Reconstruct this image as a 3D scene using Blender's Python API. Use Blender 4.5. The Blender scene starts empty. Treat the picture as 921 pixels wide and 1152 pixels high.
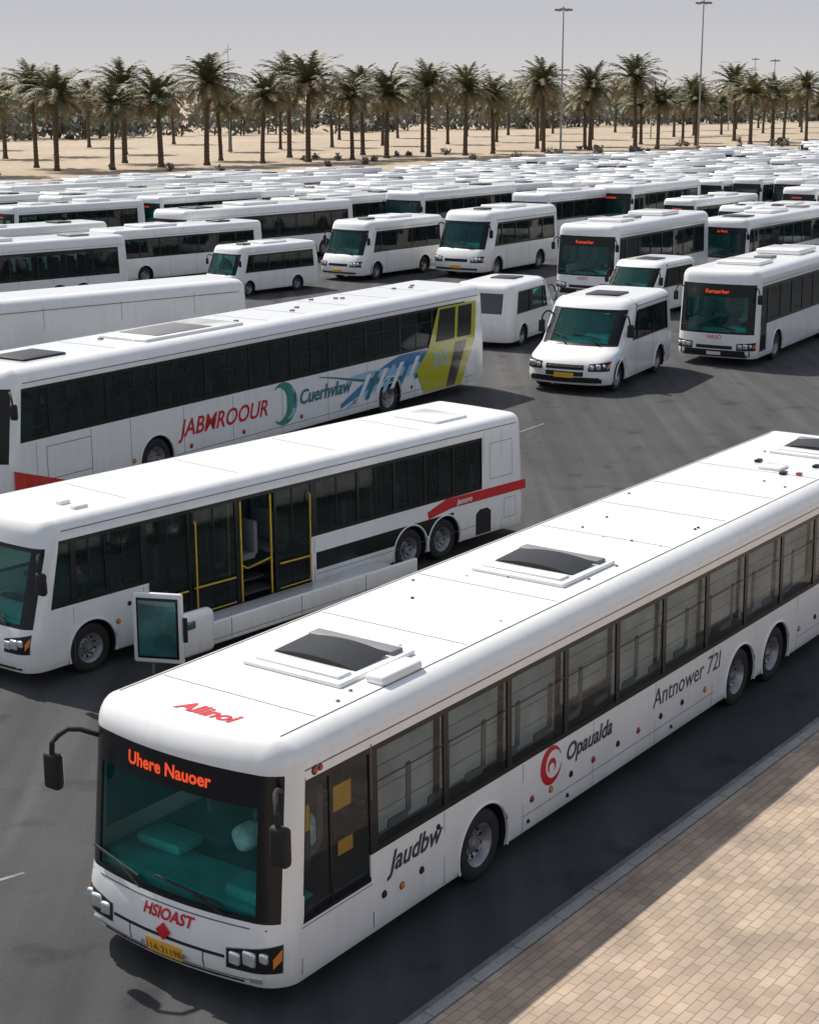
import bpy, bmesh, math, random
from mathutils import Vector, Matrix
random.seed(7)
D=bpy.data; S=bpy.context.scene; COL=S.collection
rad=math.radians
# ---------------------------------------------------------------- materials
MATS={}
def nodes(name):
    m=D.materials.new(name); m.use_nodes=True; nt=m.node_tree; nt.nodes.clear()
    o=nt.nodes.new('ShaderNodeOutputMaterial'); MATS[name]=m
    return m,nt,o
def N(nt,t,**k):
    n=nt.nodes.new(t)
    for a,b in k.items():
        if a in n.inputs: n.inputs[a].default_value=b
        else: setattr(n,a,b)
    return n
def pmat(name,col,rough=.5,metal=0,coat=0,var=.12,scale=3,bump=0,spec=.5,emis=None,es=0):
    m,nt,o=nodes(name)
    p=N(nt,'ShaderNodeBsdfPrincipled'); p.inputs['Roughness'].default_value=rough
    p.inputs['Metallic'].default_value=metal; p.inputs['Coat Weight'].default_value=coat
    p.inputs['Specular IOR Level'].default_value=spec
    tc=N(nt,'ShaderNodeTexCoord'); no=N(nt,'ShaderNodeTexNoise'); no.inputs['Scale'].default_value=scale; no.inputs['Detail'].default_value=5
    nt.links.new(tc.outputs['Object'],no.inputs['Vector'])
    r=N(nt,'ShaderNodeValToRGB'); e=r.color_ramp.elements
    e[0].position=.3; e[1].position=.7
    e[0].color=tuple(c*(1-var) for c in col)+(1,); e[1].color=tuple(min(1,c*(1+var*.5)) for c in col)+(1,)
    nt.links.new(no.outputs['Fac'],r.inputs['Fac']); nt.links.new(r.outputs['Color'],p.inputs['Base Color'])
    if bump:
        b=N(nt,'ShaderNodeBump'); b.inputs['Strength'].default_value=bump; b.inputs['Distance'].default_value=.02
        n2=N(nt,'ShaderNodeTexNoise'); n2.inputs['Scale'].default_value=scale*12; nt.links.new(tc.outputs['Object'],n2.inputs['Vector'])
        nt.links.new(n2.outputs['Fac'],b.inputs['Height']); nt.links.new(b.outputs['Normal'],p.inputs['Normal'])
    if emis:
        p.inputs['Emission Color'].default_value=emis+(1,); p.inputs['Emission Strength'].default_value=es
    nt.links.new(p.outputs[0],o.inputs[0]); return m
def paint(name,col,dust=(.40,.36,.31)):
    m,nt,o=nodes(name)
    p=N(nt,'ShaderNodeBsdfPrincipled'); p.inputs['Roughness'].default_value=.24; p.inputs['Coat Weight'].default_value=.6; p.inputs['Coat Roughness'].default_value=.07
    tc=N(nt,'ShaderNodeTexCoord'); sp=N(nt,'ShaderNodeSeparateXYZ'); nt.links.new(tc.outputs['Object'],sp.inputs[0])
    no=N(nt,'ShaderNodeTexNoise'); no.inputs['Scale'].default_value=1.3; no.inputs['Detail'].default_value=8; nt.links.new(tc.outputs['Object'],no.inputs['Vector'])
    mr=N(nt,'ShaderNodeMapRange'); mr.inputs['From Min'].default_value=1.1; mr.inputs['From Max'].default_value=.2; mr.inputs['To Min'].default_value=0; mr.inputs['To Max'].default_value=.34
    nt.links.new(sp.outputs['Z'],mr.inputs['Value'])
    mu=N(nt,'ShaderNodeMath',operation='MULTIPLY'); nt.links.new(mr.outputs[0],mu.inputs[0]); nt.links.new(no.outputs['Fac'],mu.inputs[1])
    mp=N(nt,'ShaderNodeMapping'); mp.inputs['Scale'].default_value=(5,5,.35); nt.links.new(tc.outputs['Object'],mp.inputs[0])
    ns=N(nt,'ShaderNodeTexNoise'); ns.inputs['Scale'].default_value=1.4; ns.inputs['Detail'].default_value=5; nt.links.new(mp.outputs[0],ns.inputs['Vector'])
    av=N(nt,'ShaderNodeMath',operation='MULTIPLY'); nt.links.new(ns.outputs['Fac'],av.inputs[0]); nt.links.new(no.outputs['Fac'],av.inputs[1])
    m2=N(nt,'ShaderNodeMath',operation='MULTIPLY_ADD'); nt.links.new(av.outputs[0],m2.inputs[0]); m2.inputs[1].default_value=.55; nt.links.new(mu.outputs[0],m2.inputs[2])
    m3=N(nt,'ShaderNodeMath',operation='SUBTRACT'); nt.links.new(m2.outputs[0],m3.inputs[0]); m3.inputs[1].default_value=.115; m3.use_clamp=True
    mx=N(nt,'ShaderNodeMix',data_type='RGBA'); mx.inputs[6].default_value=col+(1,); mx.inputs[7].default_value=dust+(1,)
    nt.links.new(m3.outputs[0],mx.inputs[0]); nt.links.new(mx.outputs[2],p.inputs['Base Color'])
    n3=N(nt,'ShaderNodeTexNoise'); n3.inputs['Scale'].default_value=.9; nt.links.new(tc.outputs['Object'],n3.inputs['Vector'])
    b=N(nt,'ShaderNodeBump'); b.inputs['Strength'].default_value=.12; b.inputs['Distance'].default_value=.03
    nt.links.new(n3.outputs['Fac'],b.inputs['Height']); nt.links.new(b.outputs['Normal'],p.inputs['Normal'])
    nt.links.new(p.outputs[0],o.inputs[0]); return m
def glass(name,tint,dust_veil_amt=.04,dcol=(.38,.40,.40),ior=1.4):
    m,nt,o=nodes(name)
    t=N(nt,'ShaderNodeBsdfTransparent'); t.inputs[0].default_value=tint+(1,)
    g=N(nt,'ShaderNodeBsdfGlossy'); g.inputs['Roughness'].default_value=.04
    f=N(nt,'ShaderNodeFresnel'); f.inputs[0].default_value=ior
    mx=N(nt,'ShaderNodeMixShader'); nt.links.new(f.outputs[0],mx.inputs[0]); nt.links.new(t.outputs[0],mx.inputs[1]); nt.links.new(g.outputs[0],mx.inputs[2])
    d=N(nt,'ShaderNodeBsdfDiffuse'); d.inputs[0].default_value=dcol+(1,)
    tc=N(nt,'ShaderNodeTexCoord'); no=N(nt,'ShaderNodeTexNoise'); no.inputs['Scale'].default_value=1.5; no.inputs['Detail'].default_value=6; nt.links.new(tc.outputs['Object'],no.inputs['Vector'])
    mm=N(nt,'ShaderNodeMath',operation='MULTIPLY'); nt.links.new(no.outputs['Fac'],mm.inputs[0]); mm.inputs[1].default_value=dust_veil_amt*2
    m2=N(nt,'ShaderNodeMixShader'); nt.links.new(mm.outputs[0],m2.inputs[0]); nt.links.new(mx.outputs[0],m2.inputs[1]); nt.links.new(d.outputs[0],m2.inputs[2])
    nt.links.new(m2.outputs[0],o.inputs[0]); return m
paint('white_paint',(.87,.87,.86))
paint('red_paint',(.62,.03,.015)); paint('yellow_paint',(.52,.50,.02)); paint('blue_paint',(.04,.22,.44)); paint('teal_paint',(.01,.17,.20)); paint('pale_blue_paint',(.33,.56,.74)); paint('dark_paint',(.03,.03,.035)); paint('green_paint',(.02,.26,.20))
pmat('black_trim',(.010,.011,.013),.30,coat=.1,var=.2,spec=.3)
pmat('black_panel',(.010,.010,.011),.38,var=.3,spec=.35)
pmat('rubber',(.02,.02,.021),.75,var=.3,scale=8)
pmat('matte_black',(.012,.012,.013),.7)
pmat('seam',(.13,.13,.135),.6)
pmat('rim',(.36,.36,.37),.4,metal=.6,var=.3,scale=6)
pmat('chrome',(.75,.75,.77),.15,metal=1)
pmat('seat',(.035,.05,.075),.8,var=.3); pmat('seat_grey',(.16,.17,.18),.8,var=.2)
pmat('interior',(.22,.23,.23),.7); pmat('floor_in',(.06,.06,.065),.7)
pmat('teal_dash',(.05,.56,.50),.45,var=.3,scale=2); pmat('cloth_cyan',(.65,.86,.9),.8,var=.4,scale=9)
pmat('blind',(.50,.55,.55),.7,var=.3,scale=1.5)
pmat('amber',(.8,.22,.02),.25,coat=.6); pmat('redlens',(.45,.02,.015),.25,coat=.6)
pmat('lens',(.7,.74,.76),.06,metal=.6,coat=1)
pmat('plate_yellow',(.85,.45,.03),.5); pmat('yellow_rail',(.7,.45,.03),.4)
pmat('led',(.6,.05,.015),.5,emis=(1,.10,.03),es=.6)
pmat('red_ink',(.6,.012,.02),.4); pmat('dark_ink',(.05,.055,.065),.4)
pmat('grey_plastic',(.2,.2,.21),.55)
pmat('glass_green',(.04,.16,.155),.08,coat=1,var=.7,scale=1.2)
glass('glass_clear',(.74,.79,.80),.05,(.30,.34,.35),1.36); glass('glass_dark',(.28,.42,.39),.04,(.25,.32,.32)); glass('glass_screen',(.78,.99,.95),.09,(.03,.40,.36),1.42); glass('glass_teal',(.62,.94,.88),.08,(.04,.40,.37))  # screen and teal glass: reflective teal veil painted in as diffuse colour
pmat('glass_solid',(.012,.02,.022),.06,coat=1,var=.5,scale=1.2)
pmat('glass_far',(.036,.050,.054),.14,coat=.5,var=.7,scale=1.6)  # far windows: distance haze painted into a lighter glass colour
# ---------------------------------------------------------------- mesh builder
class MB:
    def __init__(s): s.v=[];s.f=[];s.m=[];s.s=[]
    def add(s,vs,fs,mat,smooth=False):
        b=len(s.v); s.v+= [tuple(v) for v in vs]
        for f in fs: s.f.append(tuple(i+b for i in f)); s.m.append(mat); s.s.append(smooth)
    def ext(s,o):
        b=len(s.v); s.v+=o.v; s.f+=[tuple(i+b for i in f) for f in o.f]; s.m+=o.m; s.s+=o.s
    def box(s,c,d,mat,r=0,M=None,seg=2):
        bm=bmesh.new(); bmesh.ops.create_cube(bm,size=1)
        for v in bm.verts: v.co=Vector((v.co.x*d[0],v.co.y*d[1],v.co.z*d[2]))
        if r>0: bmesh.ops.bevel(bm,geom=bm.edges[:],offset=min(r,min(d)*.45),segments=seg,profile=.5,affect='EDGES')
        vs=[]
        for v in bm.verts:
            p=v.co.copy()
            if M is not None: p=M@p
            vs.append(tuple(p+Vector(c)))
        bm.verts.index_update()
        s.add(vs,[[v.index for v in f.verts] for f in bm.faces],mat,r>0); bm.free()
    def tube(s,pts,r,mat,seg=8,r2=None):
        pts=[Vector(p) for p in pts]; rings=[]; n=len(pts)
        for i,p in enumerate(pts):
            t=(pts[min(i+1,n-1)]-pts[max(i-1,0)]).normalized()
            up=Vector((0,0,1)) if abs(t.z)<.95 else Vector((1,0,0))
            a=t.cross(up).normalized(); b=t.cross(a)
            rr=r if r2 is None else r+(r2-r)*i/(n-1)
            rings.append([p+a*math.cos(k*2*math.pi/seg)*rr+b*math.sin(k*2*math.pi/seg)*rr for k in range(seg)])
        vs=[v for q in rings for v in q]; fs=[]
        for i in range(n-1):
            for k in range(seg):
                fs.append((i*seg+k,i*seg+(k+1)%seg,(i+1)*seg+(k+1)%seg,(i+1)*seg+k))
        fs.append(tuple(range(seg))); fs.append(tuple((n-1)*seg+k for k in range(seg-1,-1,-1)))
        s.add(vs,fs,mat,True)
    def lathe(s,prof,c,sgn,seg=32):
        rings=len(prof); vs=[]
        for r,y,_ in prof:
            for k in range(seg):
                a=k*2*math.pi/seg; vs.append((c[0]+r*math.cos(a),c[1]+y*sgn,c[2]+r*math.sin(a)))
        base=len(s.v); s.v+=[tuple(v) for v in vs]
        for i in range(rings-1):
            for k in range(seg):
                f=(i*seg+k,(i+1)*seg+k,(i+1)*seg+(k+1)%seg,i*seg+(k+1)%seg)
                s.f.append(tuple(q+base for q in f)); s.m.append(prof[i+1][2]); s.s.append(True)
    def mesh(s,name,ang=.6):
        me=D.meshes.new(name); me.from_pydata(s.v,[],s.f)
        names=[]
        for m in s.m:
            if m not in names: names.append(m)
        for m in names: me.materials.append(MATS[m])
        ix={m:i for i,m in enumerate(names)}
        me.polygons.foreach_set('material_index',[ix[m] for m in s.m])
        me.polygons.foreach_set('use_smooth',s.s)
        me.update()
        bm=bmesh.new(); bm.from_mesh(me)
        for e in bm.edges:
            if len(e.link_faces)==2:
                try:
                    if e.calc_face_angle()>ang: e.smooth=False
                except: pass
        bm.to_mesh(me); bm.free()
        return me
class V:
    def __init__(s): s.p={}
    def __getitem__(s,k):
        if k not in s.p: s.p[k]=MB()
        return s.p[k]
def link(o): COL.objects.link(o); return o
# ---------------------------------------------------------------- bus
def lerp(tab,z):
    if z<=tab[0][0]: return tab[0][1]
    for (a,b),(c,d) in zip(tab,tab[1:]):
        if z<=c: return b+(d-b)*(z-a)/(c-a)
    return tab[-1][1]
class Bus:
    def __init__(s,**k):
        s.L=12;s.W=2.6;s.H=3.2;s.rr=.3;s.Rc=.3;s.z0=.32;s.R=.5;s.wheels=[2.6,8.6]
        s.zb=1.35;s.wb=1.45;s.wt=2.6;s.zt=2.72;s.db=.5
        s.fb=1.2;s.ft=2.5;s.fbt=2.95;s.bulge=.12;s.tum=.035;s.tl=1.5
        s.prof=[(.3,.05),(.55,0),(1.1,.03),(3.2,.2)]
        s.rprof=[(.3,.04),(.6,0),(1.3,.03),(3.2,.15)]
        s.left=[];s.right=None;s.band=None;s.low=None
        s.gside='glass_dark';s.gfront='glass_screen';s.seatmat='seat';s.floor=1.05;s.seats=True;s.rearwin=True;s.dash='interior';s.paintm='white_paint'
        s.board=True;s.far=False
        for a,b in k.items(): setattr(s,a,b)
        if s.far: s.seats=False
        if s.right is None: s.right=s.left
        s.V=V(); s.build()
    def P(s,x,y,z):
        t=max(0,1+x/s.tl); t=t*t*(3-2*t) if t<1 else 1
        tr=max(0,1-(x+s.L)/1.5); tr=tr*tr*(3-2*tr) if tr<1 else 1
        q=(2*y/s.W)**2
        x2=x-lerp(s.prof,z)*t-s.bulge*q*t+lerp(s.rprof,z)*tr+.05*q*tr
        return Vector((x2,y*(1-s.tum*max(0,z-1)/s.H),z))
    def side(s,d,z,off=.006,sg=1): 
        p=s.P(-d,s.W/2*sg,z); p.y+=off*sg; return p
    def front(s,q,z,off=.012):
        ys=s.W/2-s.Rc
        if abs(q)<=ys: x,y=off,q
        else:
            a=(abs(q)-ys)/s.Rc; sg=1 if q>0 else -1
            x=-s.Rc+(s.Rc+off)*math.cos(a); y=sg*(ys+(s.Rc+off)*math.sin(a))
        return s.P(min(x,0),y,z)+Vector((max(x,0),0,0))
    def ring(s):
        hw=s.W/2;Rc=s.Rc;L=s.L;K=6;pts=[]
        def brk(w):
            xs={Rc,L-Rc}
            for a,b,t in w: xs|={a,b}
            if s.band: xs|=set(s.band)
            if s.low: xs|={s.low[0],s.low[1]}
            xs=sorted(x for x in xs if Rc-1e-6<=x<=L-Rc+1e-6); o=[xs[0]]
            for x in xs[1:]:
                if x-o[-1]>.02: o.append(x)
            return o
        def ty(w,m):
            for a,b,t in w:
                if a<=m<=b: return t
            if s.band and s.band[0]<m<s.band[1]: return 'p'
            return 'b'
        xs=brk(s.left)
        for a,b in zip(xs,xs[1:]): pts.append((-a,hw,0,1,None,ty(s.left,(a+b)/2),(a+b)/2))
        for k in range(K):
            a=rad(90+90*k/K); pts.append((0,0,math.cos(a),math.sin(a),(-(L-Rc),hw-Rc,-1,1),'rc',0))
        M=6
        for k in range(M): pts.append((-L,(hw-Rc)*(1-2*k/M),-1,0,None,'r',0))
        for k in range(K):
            a=rad(180+90*k/K); pts.append((0,0,math.cos(a),math.sin(a),(-(L-Rc),-(hw-Rc),-1,-1),'rc',0))
        xs=brk(s.right)[::-1]
        for a,b in zip(xs,xs[1:]): pts.append((-a,-hw,0,-1,None,ty(s.right,(a+b)/2),(a+b)/2))
        for k in range(K):
            a=rad(270+90*k/K); pts.append((0,0,math.cos(a),math.sin(a),(-Rc,-(hw-Rc),1,-1),'fg' if k>=K-3 else 'b',0))
        M=8
        for k in range(M): pts.append((0,-(hw-Rc)*(1-2*k/M),1,0,None,'f',0))
        for k in range(K):
            a=rad(90*k/K); pts.append((0,0,math.cos(a),math.sin(a),(-Rc,hw-Rc,1,1),'fg' if k<3 else 'b',0))
        return pts
    def pos(s,pt,d,z):
        x,y,nx,ny,c,_,_2=pt
        if c:
            r=max(s.Rc-d,.02); e=max(0,d-(s.Rc-.02))
            x=c[0]+r*nx-e*c[2]; y=c[1]+r*ny-e*c[3]
        else:
            x-=d*nx; y-=d*ny
            m=s.W/2-d; x=min(max(x,-(s.L-d)),-d); y=min(max(y,-m),m)
        return s.P(x,y,z)
    def cell(s,t,z,m):
        if t=='w':
            if s.wb<z<s.wt: return 'H'
            if s.zb<z<s.zt: return 'black_trim'
        if t=='p' and s.zb<z<s.zt: return 'black_trim'
        if t=='d':
            if s.db<z<s.wt: return 'H'
            if s.db-.06<z<s.zt: return 'black_trim'
        if t=='o':
            if s.db<z<s.wt: return 'O'
            if s.db-.06<z<s.zt: return 'black_trim'
        if t=='dk' and s.db-.06<z<s.zt: return 'black_trim'
        if t=='f':
            if s.fb<z<s.ft: return 'F'
            if s.fb-.07<z<s.fbt: return 'black_trim'
        if t=='fg' and s.fb-.07<z<s.fbt: return 'black_trim'
        if t=='r' and s.rearwin and s.wb<z<s.wt: return 'glass_solid'
        if s.low and t in 'wp' and s.low[0]<m<s.low[1] and s.low[2]<z<s.low[3]: return 'black_trim'
        return s.paintm
    def build(s):
        pts=s.ring(); n=len(pts)
        zz=[s.z0,s.z0+.1,s.db-.06,s.db,s.zb,s.wb,s.wt,s.zt,s.fb-.07,s.fb,s.ft,s.fbt,s.H-s.rr]+[a for a,b in s.prof if s.z0<a<s.H-s.rr]
        if s.low: zz+=[s.low[2],s.low[3]]
        zz=sorted(z for z in zz if z<=s.H-s.rr+1e-6); zl=[zz[0]]
        for z in zz[1:]:
            if z-zl[-1]>.012: zl.append(z)
        lev=[(z,0.03 if i==0 else 0) for i,z in enumerate(zl)]
        A=7
        for k in range(1,A+1):
            a=k/A*math.pi/2; lev.append((s.H-s.rr+s.rr*math.sin(a),s.rr*(1-math.cos(a))))
        bm=bmesh.new(); g=[[bm.verts.new(s.pos(p,d,z)) for p in pts] for z,d in lev]
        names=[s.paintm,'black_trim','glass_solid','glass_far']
        G=s.V['window_glass']; F=s.V['windscreen_glass']
        for j in range(len(lev)-1):
            zm=(lev[j][0]+lev[j+1][0])/2
            for i in range(n):
                i2=(i+1)%n; m=s.cell(pts[i][5],zm,pts[i][6])
                if j>=len(zl)-1 and lev[j][0]>s.fbt: m=s.paintm if m in('H','F') else m
                if m=='O': continue
                if m in 'HF':
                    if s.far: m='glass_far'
                    else:
                        q=[s.pos(pts[i],.02,lev[j][0]),s.pos(pts[i2],.02,lev[j][0]),s.pos(pts[i2],.02,lev[j+1][0]),s.pos(pts[i],.02,lev[j+1][0])]
                        (F if m=='F' else G).add(q,[(0,1,2,3)],s.gfront if m=='F' else s.gside,True)
                        continue
                f=bm.faces.new((g[j][i],g[j][i2],g[j+1][i2],g[j+1][i])); f.material_index=names.index(m)
        bm.faces.new(g[-1])
        bmesh.ops.remove_doubles(bm,verts=bm.verts[:],dist=.0004)
        me=D.meshes.new('tmp'); bm.to_mesh(me); bm.free()
        ob=link(D.objects.new('tmp',me))
        for m in names: me.materials.append(MATS[m])
        so=ob.modifiers.new('s','SOLIDIFY'); so.thickness=.03; so.offset=-1
        cut=MB(); 
        for w in s.wheels:
            for sg in(1,-1):
                r=s.R+.09; seg=40; vs=[];
                for y in (s.W/2-.66,s.W/2+.3):
                    for k in range(seg):
                        a=k*2*math.pi/seg; vs.append((-w+r*math.cos(a),y*sg,s.R+r*math.sin(a)))
                fs=[(k,(k+1)%seg,seg+(k+1)%seg,seg+k) for k in range(seg)]+[tuple(range(seg-1,-1,-1)),tuple(range(seg,2*seg))]
                cut.add(vs,fs,'matte_black')
        cm=cut.mesh('c')
        b2=bmesh.new(); b2.from_mesh(cm); bmesh.ops.recalc_face_normals(b2,faces=b2.faces[:]); b2.to_mesh(cm); b2.free()
        co=link(D.objects.new('c',cm))
        bo=ob.modifiers.new('b','BOOLEAN'); bo.object=co; bo.operation='DIFFERENCE'; bo.solver='EXACT'
        try: bo.use_self=True
        except: pass
        dg=bpy.context.evaluated_depsgraph_get(); ev=ob.evaluated_get(dg); em=ev.to_mesh()
        B=s.V['body']; vs=[tuple(v.co) for v in em.vertices]
        b=len(B.v); B.v+=vs
        for p in em.polygons:
            B.f.append(tuple(i+b for i in p.vertices)); mi=p.material_index
            B.m.append(names[mi] if mi<len(names) else 'matte_black'); B.s.append(not(abs(p.normal.z)>.985 and p.area>1.0))
        ev.to_mesh_clear(); D.objects.remove(ob); D.objects.remove(co)
        hw=s.W/2;R=s.R
        T=s.V['wheels']; C=s.V['chassis']
        for w in s.wheels:
            for sg in(1,-1):
                c=(-w,sg*(hw-.21),R)
                pr=[(0,.10,'rim'),(.13*R,.10,'rim'),(.17*R,.05,'rim'),(.19*R,.0,'rim'),(.34*R,-.01,'rim'),(.44*R,.02,'rim'),(.50*R,.09,'rim'),(.57*R,.12,'rim'),(.60*R,.135,'rim'),(.61*R,.13,'rubber'),(.75*R,.155,'rubber'),(.90*R,.15,'rubber'),(.97*R,.13,'rubber'),(R,.09,'rubber'),(R,-.12,'rubber'),(.95*R,-.15,'rubber'),(.6*R,-.15,'rubber'),(0,-.14,'rubber')]
                T.lathe(pr,c,sg,18 if s.far else 32)
                if not s.far:
                  for k in range(10):
                    a=k*math.pi/5; T.box((c[0]+.27*R*math.cos(a),c[1]+sg*.012,c[2]+.27*R*math.sin(a)),(.035,.05,.035),'chrome')
                    a+=math.pi/10; T.box((c[0]+.40*R*math.cos(a),c[1]+sg*.012,c[2]+.40*R*math.sin(a)),(.05,.03,.05),'matte_black',r=.015)
                r=R+.085;seg=28;vs=[];fs=[]
                for k in range(seg+1):
                    a=rad(-25+230*k/seg)
                    for y in(hw-.035,hw-.62): vs.append((-w+r*math.cos(a),y*sg,R+r*math.sin(a)))
                for k in range(seg): fs.append((2*k,2*k+1,2*k+3,2*k+2))
                C.add(vs,fs,'matte_black',True)
                C.add([(-w-r,sg*(hw-.62),s.z0-.05),(-w+r,sg*(hw-.62),s.z0-.05),(-w+r,sg*(hw-.62),R+r),(-w-r,sg*(hw-.62),R+r)],[(0,1,2,3)],'matte_black')
                if s.far: continue
                lp=[]
                a0=math.asin(max(-1,min(1,(s.z0+.02-R)/(R+.1))))
                for k in range(25):
                    a=a0+(math.pi-2*a0)*k/24; z=R+(R+.11)*math.sin(a)
                    p=s.P(-w+(R+.11)*math.cos(a),hw*sg,z); p.y+=.004*sg; lp.append(p)
                s.V['wheel_arch_lips'].tube(lp,.022,s.paintm,6)
        C.box((-s.L/2,0,.55),(s.L-1,s.W-1.36,.36),'matte_black',r=.03)
        C.box((-s.L/2,0,s.z0+.12),(s.L-.7,s.W-1.34,.1),'matte_black')
        if s.far: return
        fl=s.floor
        xf=lerp(s.prof,fl)+.35
        C.box((-(s.L+xf-.15)/2,0,fl),(s.L-xf-.25,s.W-1.26 if fl<R*2+.1 else s.W-.16,.05),'floor_in')
        if s.seats:
            Q=s.V['seats']; d=2.9 if s.L>16 else 2.3
            while d<s.L-.9:
                for y in([-1,-.5,.5,1] if s.W>2.5 else [-.75,-.25,.6]):
                    yy=y*(hw-.38)
                    Q.box((-d,yy,fl+.42),(.46,.46,.14),s.seatmat,r=.04)
                    Q.box((-d-.24,yy,fl+.80),(.13,.46,.75),s.seatmat,r=.05)
                d+=.92
            Q.box((-(xf+1.0),hw-.75,fl+.42),(.5,.5,.16),s.seatmat,r=.05); Q.box((-(xf+1.25),hw-.75,fl+.85),(.14,.5,.85),s.seatmat,r=.06)
        I=s.V['dashboard']
        dx=lerp(s.prof,s.fb)+s.bulge
        I.box((-(dx+.45),0,s.fb-.14),(.85,s.W-.4,.30),s.dash,r=.08,seg=3)
        I.box((-(dx+.40),hw-.78,s.fb+.06),(.5,.70,.20),s.dash,r=.06,seg=3)
        st=[(-(dx+.78)+.06*math.cos(a),hw-.75+.22*math.sin(a),s.fb+.16+.2*math.cos(a)) for a in [k*math.pi/8 for k in range(17)]]
        I.tube(st,.018,'matte_black',6)
        if s.board:
            Wp=s.V['wipers']
            for q0,q1 in((-hw*.25,-hw*.72),(hw*.55,hw*.02)):
                a=s.front(q0,s.fb-.03,.05); b=s.front((q0+q1)/2,s.fb+.15,.06)
                Wp.tube([a,b],.018,'matte_black',6); Wp.tube([s.front(q0-.05,s.fb+.1,.035),s.front((q0+q1)/2,s.fb+.15,.035),s.front(q1-.2,s.fb+.2,.035)],.018,'matte_black',6)
    def fpatch(s,q0,q1,z0,z1,mat,part='front_trim',off=.02,sk0=0,sk1=0,nq=6,edge=True,fn=None):
        fn=fn or s.front; vs=[];fs=[];nz=2
        for j in range(nz+1):
            for i in range(nq+1):
                q=q0+(q1-q0)*i/nq; z=z0+(z1-z0)*j/nz+(sk0+(sk1-sk0)*j/nz)*(i/nq); vs.append(fn(q,z,off))
        for j in range(nz):
            for i in range(nq): a=j*(nq+1)+i; fs.append((a,a+1,a+nq+2,a+nq+1))
        if edge:
            b=[i for i in range(nq+1)]+[j*(nq+1)+nq for j in range(1,nz+1)]+[nz*(nq+1)+i for i in range(nq-1,-1,-1)]+[j*(nq+1) for j in range(nz-1,0,-1)]
            base=len(vs)
            for k in b:
                j,i=divmod(k,nq+1); q=q0+(q1-q0)*i/nq; z=z0+(z1-z0)*j/nz+(sk0+(sk1-sk0)*j/nz)*(i/nq); vs.append(fn(q,z,-.005))
            m=len(b)
            for k in range(m): fs.append((b[k],base+k,base+(k+1)%m,b[(k+1)%m]))
        s.V[part].add(vs,fs,mat,False)
    def spoly(s,pts,mat,part='side_graphics',off=.005,sg=1):
        s.V[part].add([s.side(d,z,off,sg) for d,z in pts],[tuple(range(len(pts)))],mat)
    def sline(s,d0,z0,d1,z1,w=.012,mat='seam',off=.003,part='panel_seams',sg=1):
        dx,dz=d1-d0,z1-z0; l=math.hypot(dx,dz); nx,nz=-dz/l*w/2,dx/l*w/2
        s.spoly([(d0+nx,z0+nz),(d1+nx,z1+nz),(d1-nx,z1-nz),(d0-nx,z0-nz)],mat,part,off,sg)
    def srect(s,d0,z0,d1,z1,**k):
        s.sline(d0,z0,d1,z0,**k);s.sline(d0,z1,d1,z1,**k);s.sline(d0,z0,d0,z1,**k);s.sline(d1,z0,d1,z1,**k)
    def sdot(s,d,z,r=.045,mat='amber',part='marker_lamps'):
        s.V[part].lathe([(0,.03,mat),(r*.7,.028,mat),(r,.012,mat),(r*1.25,.008,'matte_black'),(r*1.3,-.01,'matte_black')],tuple(s.side(d,z,0)),1,12)
    def text(s,txt,size,fn,part,mat,shear=.0,bold=0,align='CENTER'):
        cu=D.curves.new('t','FONT'); cu.body=txt; cu.size=size; cu.shear=shear; cu.align_x=align; cu.offset=bold; cu.resolution_u=3
        o=link(D.objects.new('t',cu)); dg=bpy.context.evaluated_depsgraph_get(); dg.update()
        me=D.meshes.new_from_object(o.evaluated_get(dg))
        s.V[part].add([fn(v.co.x,v.co.y) for v in me.vertices],[tuple(p.vertices) for p in me.polygons],mat)
        D.objects.remove(o); D.meshes.remove(me)
    def headlamps(s,z,h,q0,q1,sk=.08):
        for sg in(1,-1):
            w=(q1-q0)
            s.fpatch(sg*q0,sg*q1,z-.01,z+h+.01,'seam','headlamps',.008,0,sk,8)
            s.fpatch(sg*(q0+.015),sg*(q1-.015),z,z+h,'black_trim','headlamps',.014,0,sk,8)
            Hh=s.V['headlamps']; rr=h*.34
            for t,m,k in((.18,'lens',1),(.46,'lens',1.15),(.70,'lens',.8)):
                p=s.front(sg*(q0+w*t),z+h*.5+sk*t,.016)
                Hh.box(p,(.07,rr*2.1*k,rr*2.1*k),m,r=.031,seg=3)
            s.fpatch(sg*(q1-w*.16),sg*(q1-.02),z+h*.25,z+h*.8,'amber','headlamps',.022,sk*.9,sk,3)
    def mirrors(s,z=None,r=1.0,out=.45,fwd=.35):
        z=z or s.fbt-.15; M=s.V['mirrors']; hw=s.W/2
        for sg in(1,-1):
            a=s.front(sg*(hw-.12),z,-.02); b=a+Vector((fwd*.7,sg*out*.6,.12*r)); c=a+Vector((fwd,sg*out,-.02)); d=c+Vector((0,sg*.03,-.22*r))
            M.tube([a,a*.4+b*.6+Vector((0,0,.03)),b,b*.4+c*.6+Vector((0,0,.02)),c,d],.03*r,'matte_black',8)
            M.box(d+Vector((-.02,0,-.12*r)),(.12*r,.22*r,.42*r),'matte_black',r=.05,seg=3)
            M.box(d+Vector((-.085*r,0,-.12*r)),(.01,.17*r,.34*r),'chrome',r=.004)
    def finish_mesh(s,name):
        m=MB()
        for k,v in s.V.p.items(): m.ext(v)
        s.me=m.mesh(name); return s.me
def mat_at(corner,yaw,W,sc=1):
    a=rad(yaw); nl=Vector((math.cos(a),-math.sin(a),0))
    T=Vector((corner[0],corner[1],0.0))-nl*W/2*sc
    return Matrix.Translation(T)@Matrix.Rotation(-(math.pi/2+a),4,'Z')@Matrix.Scale(sc,4)
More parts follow.
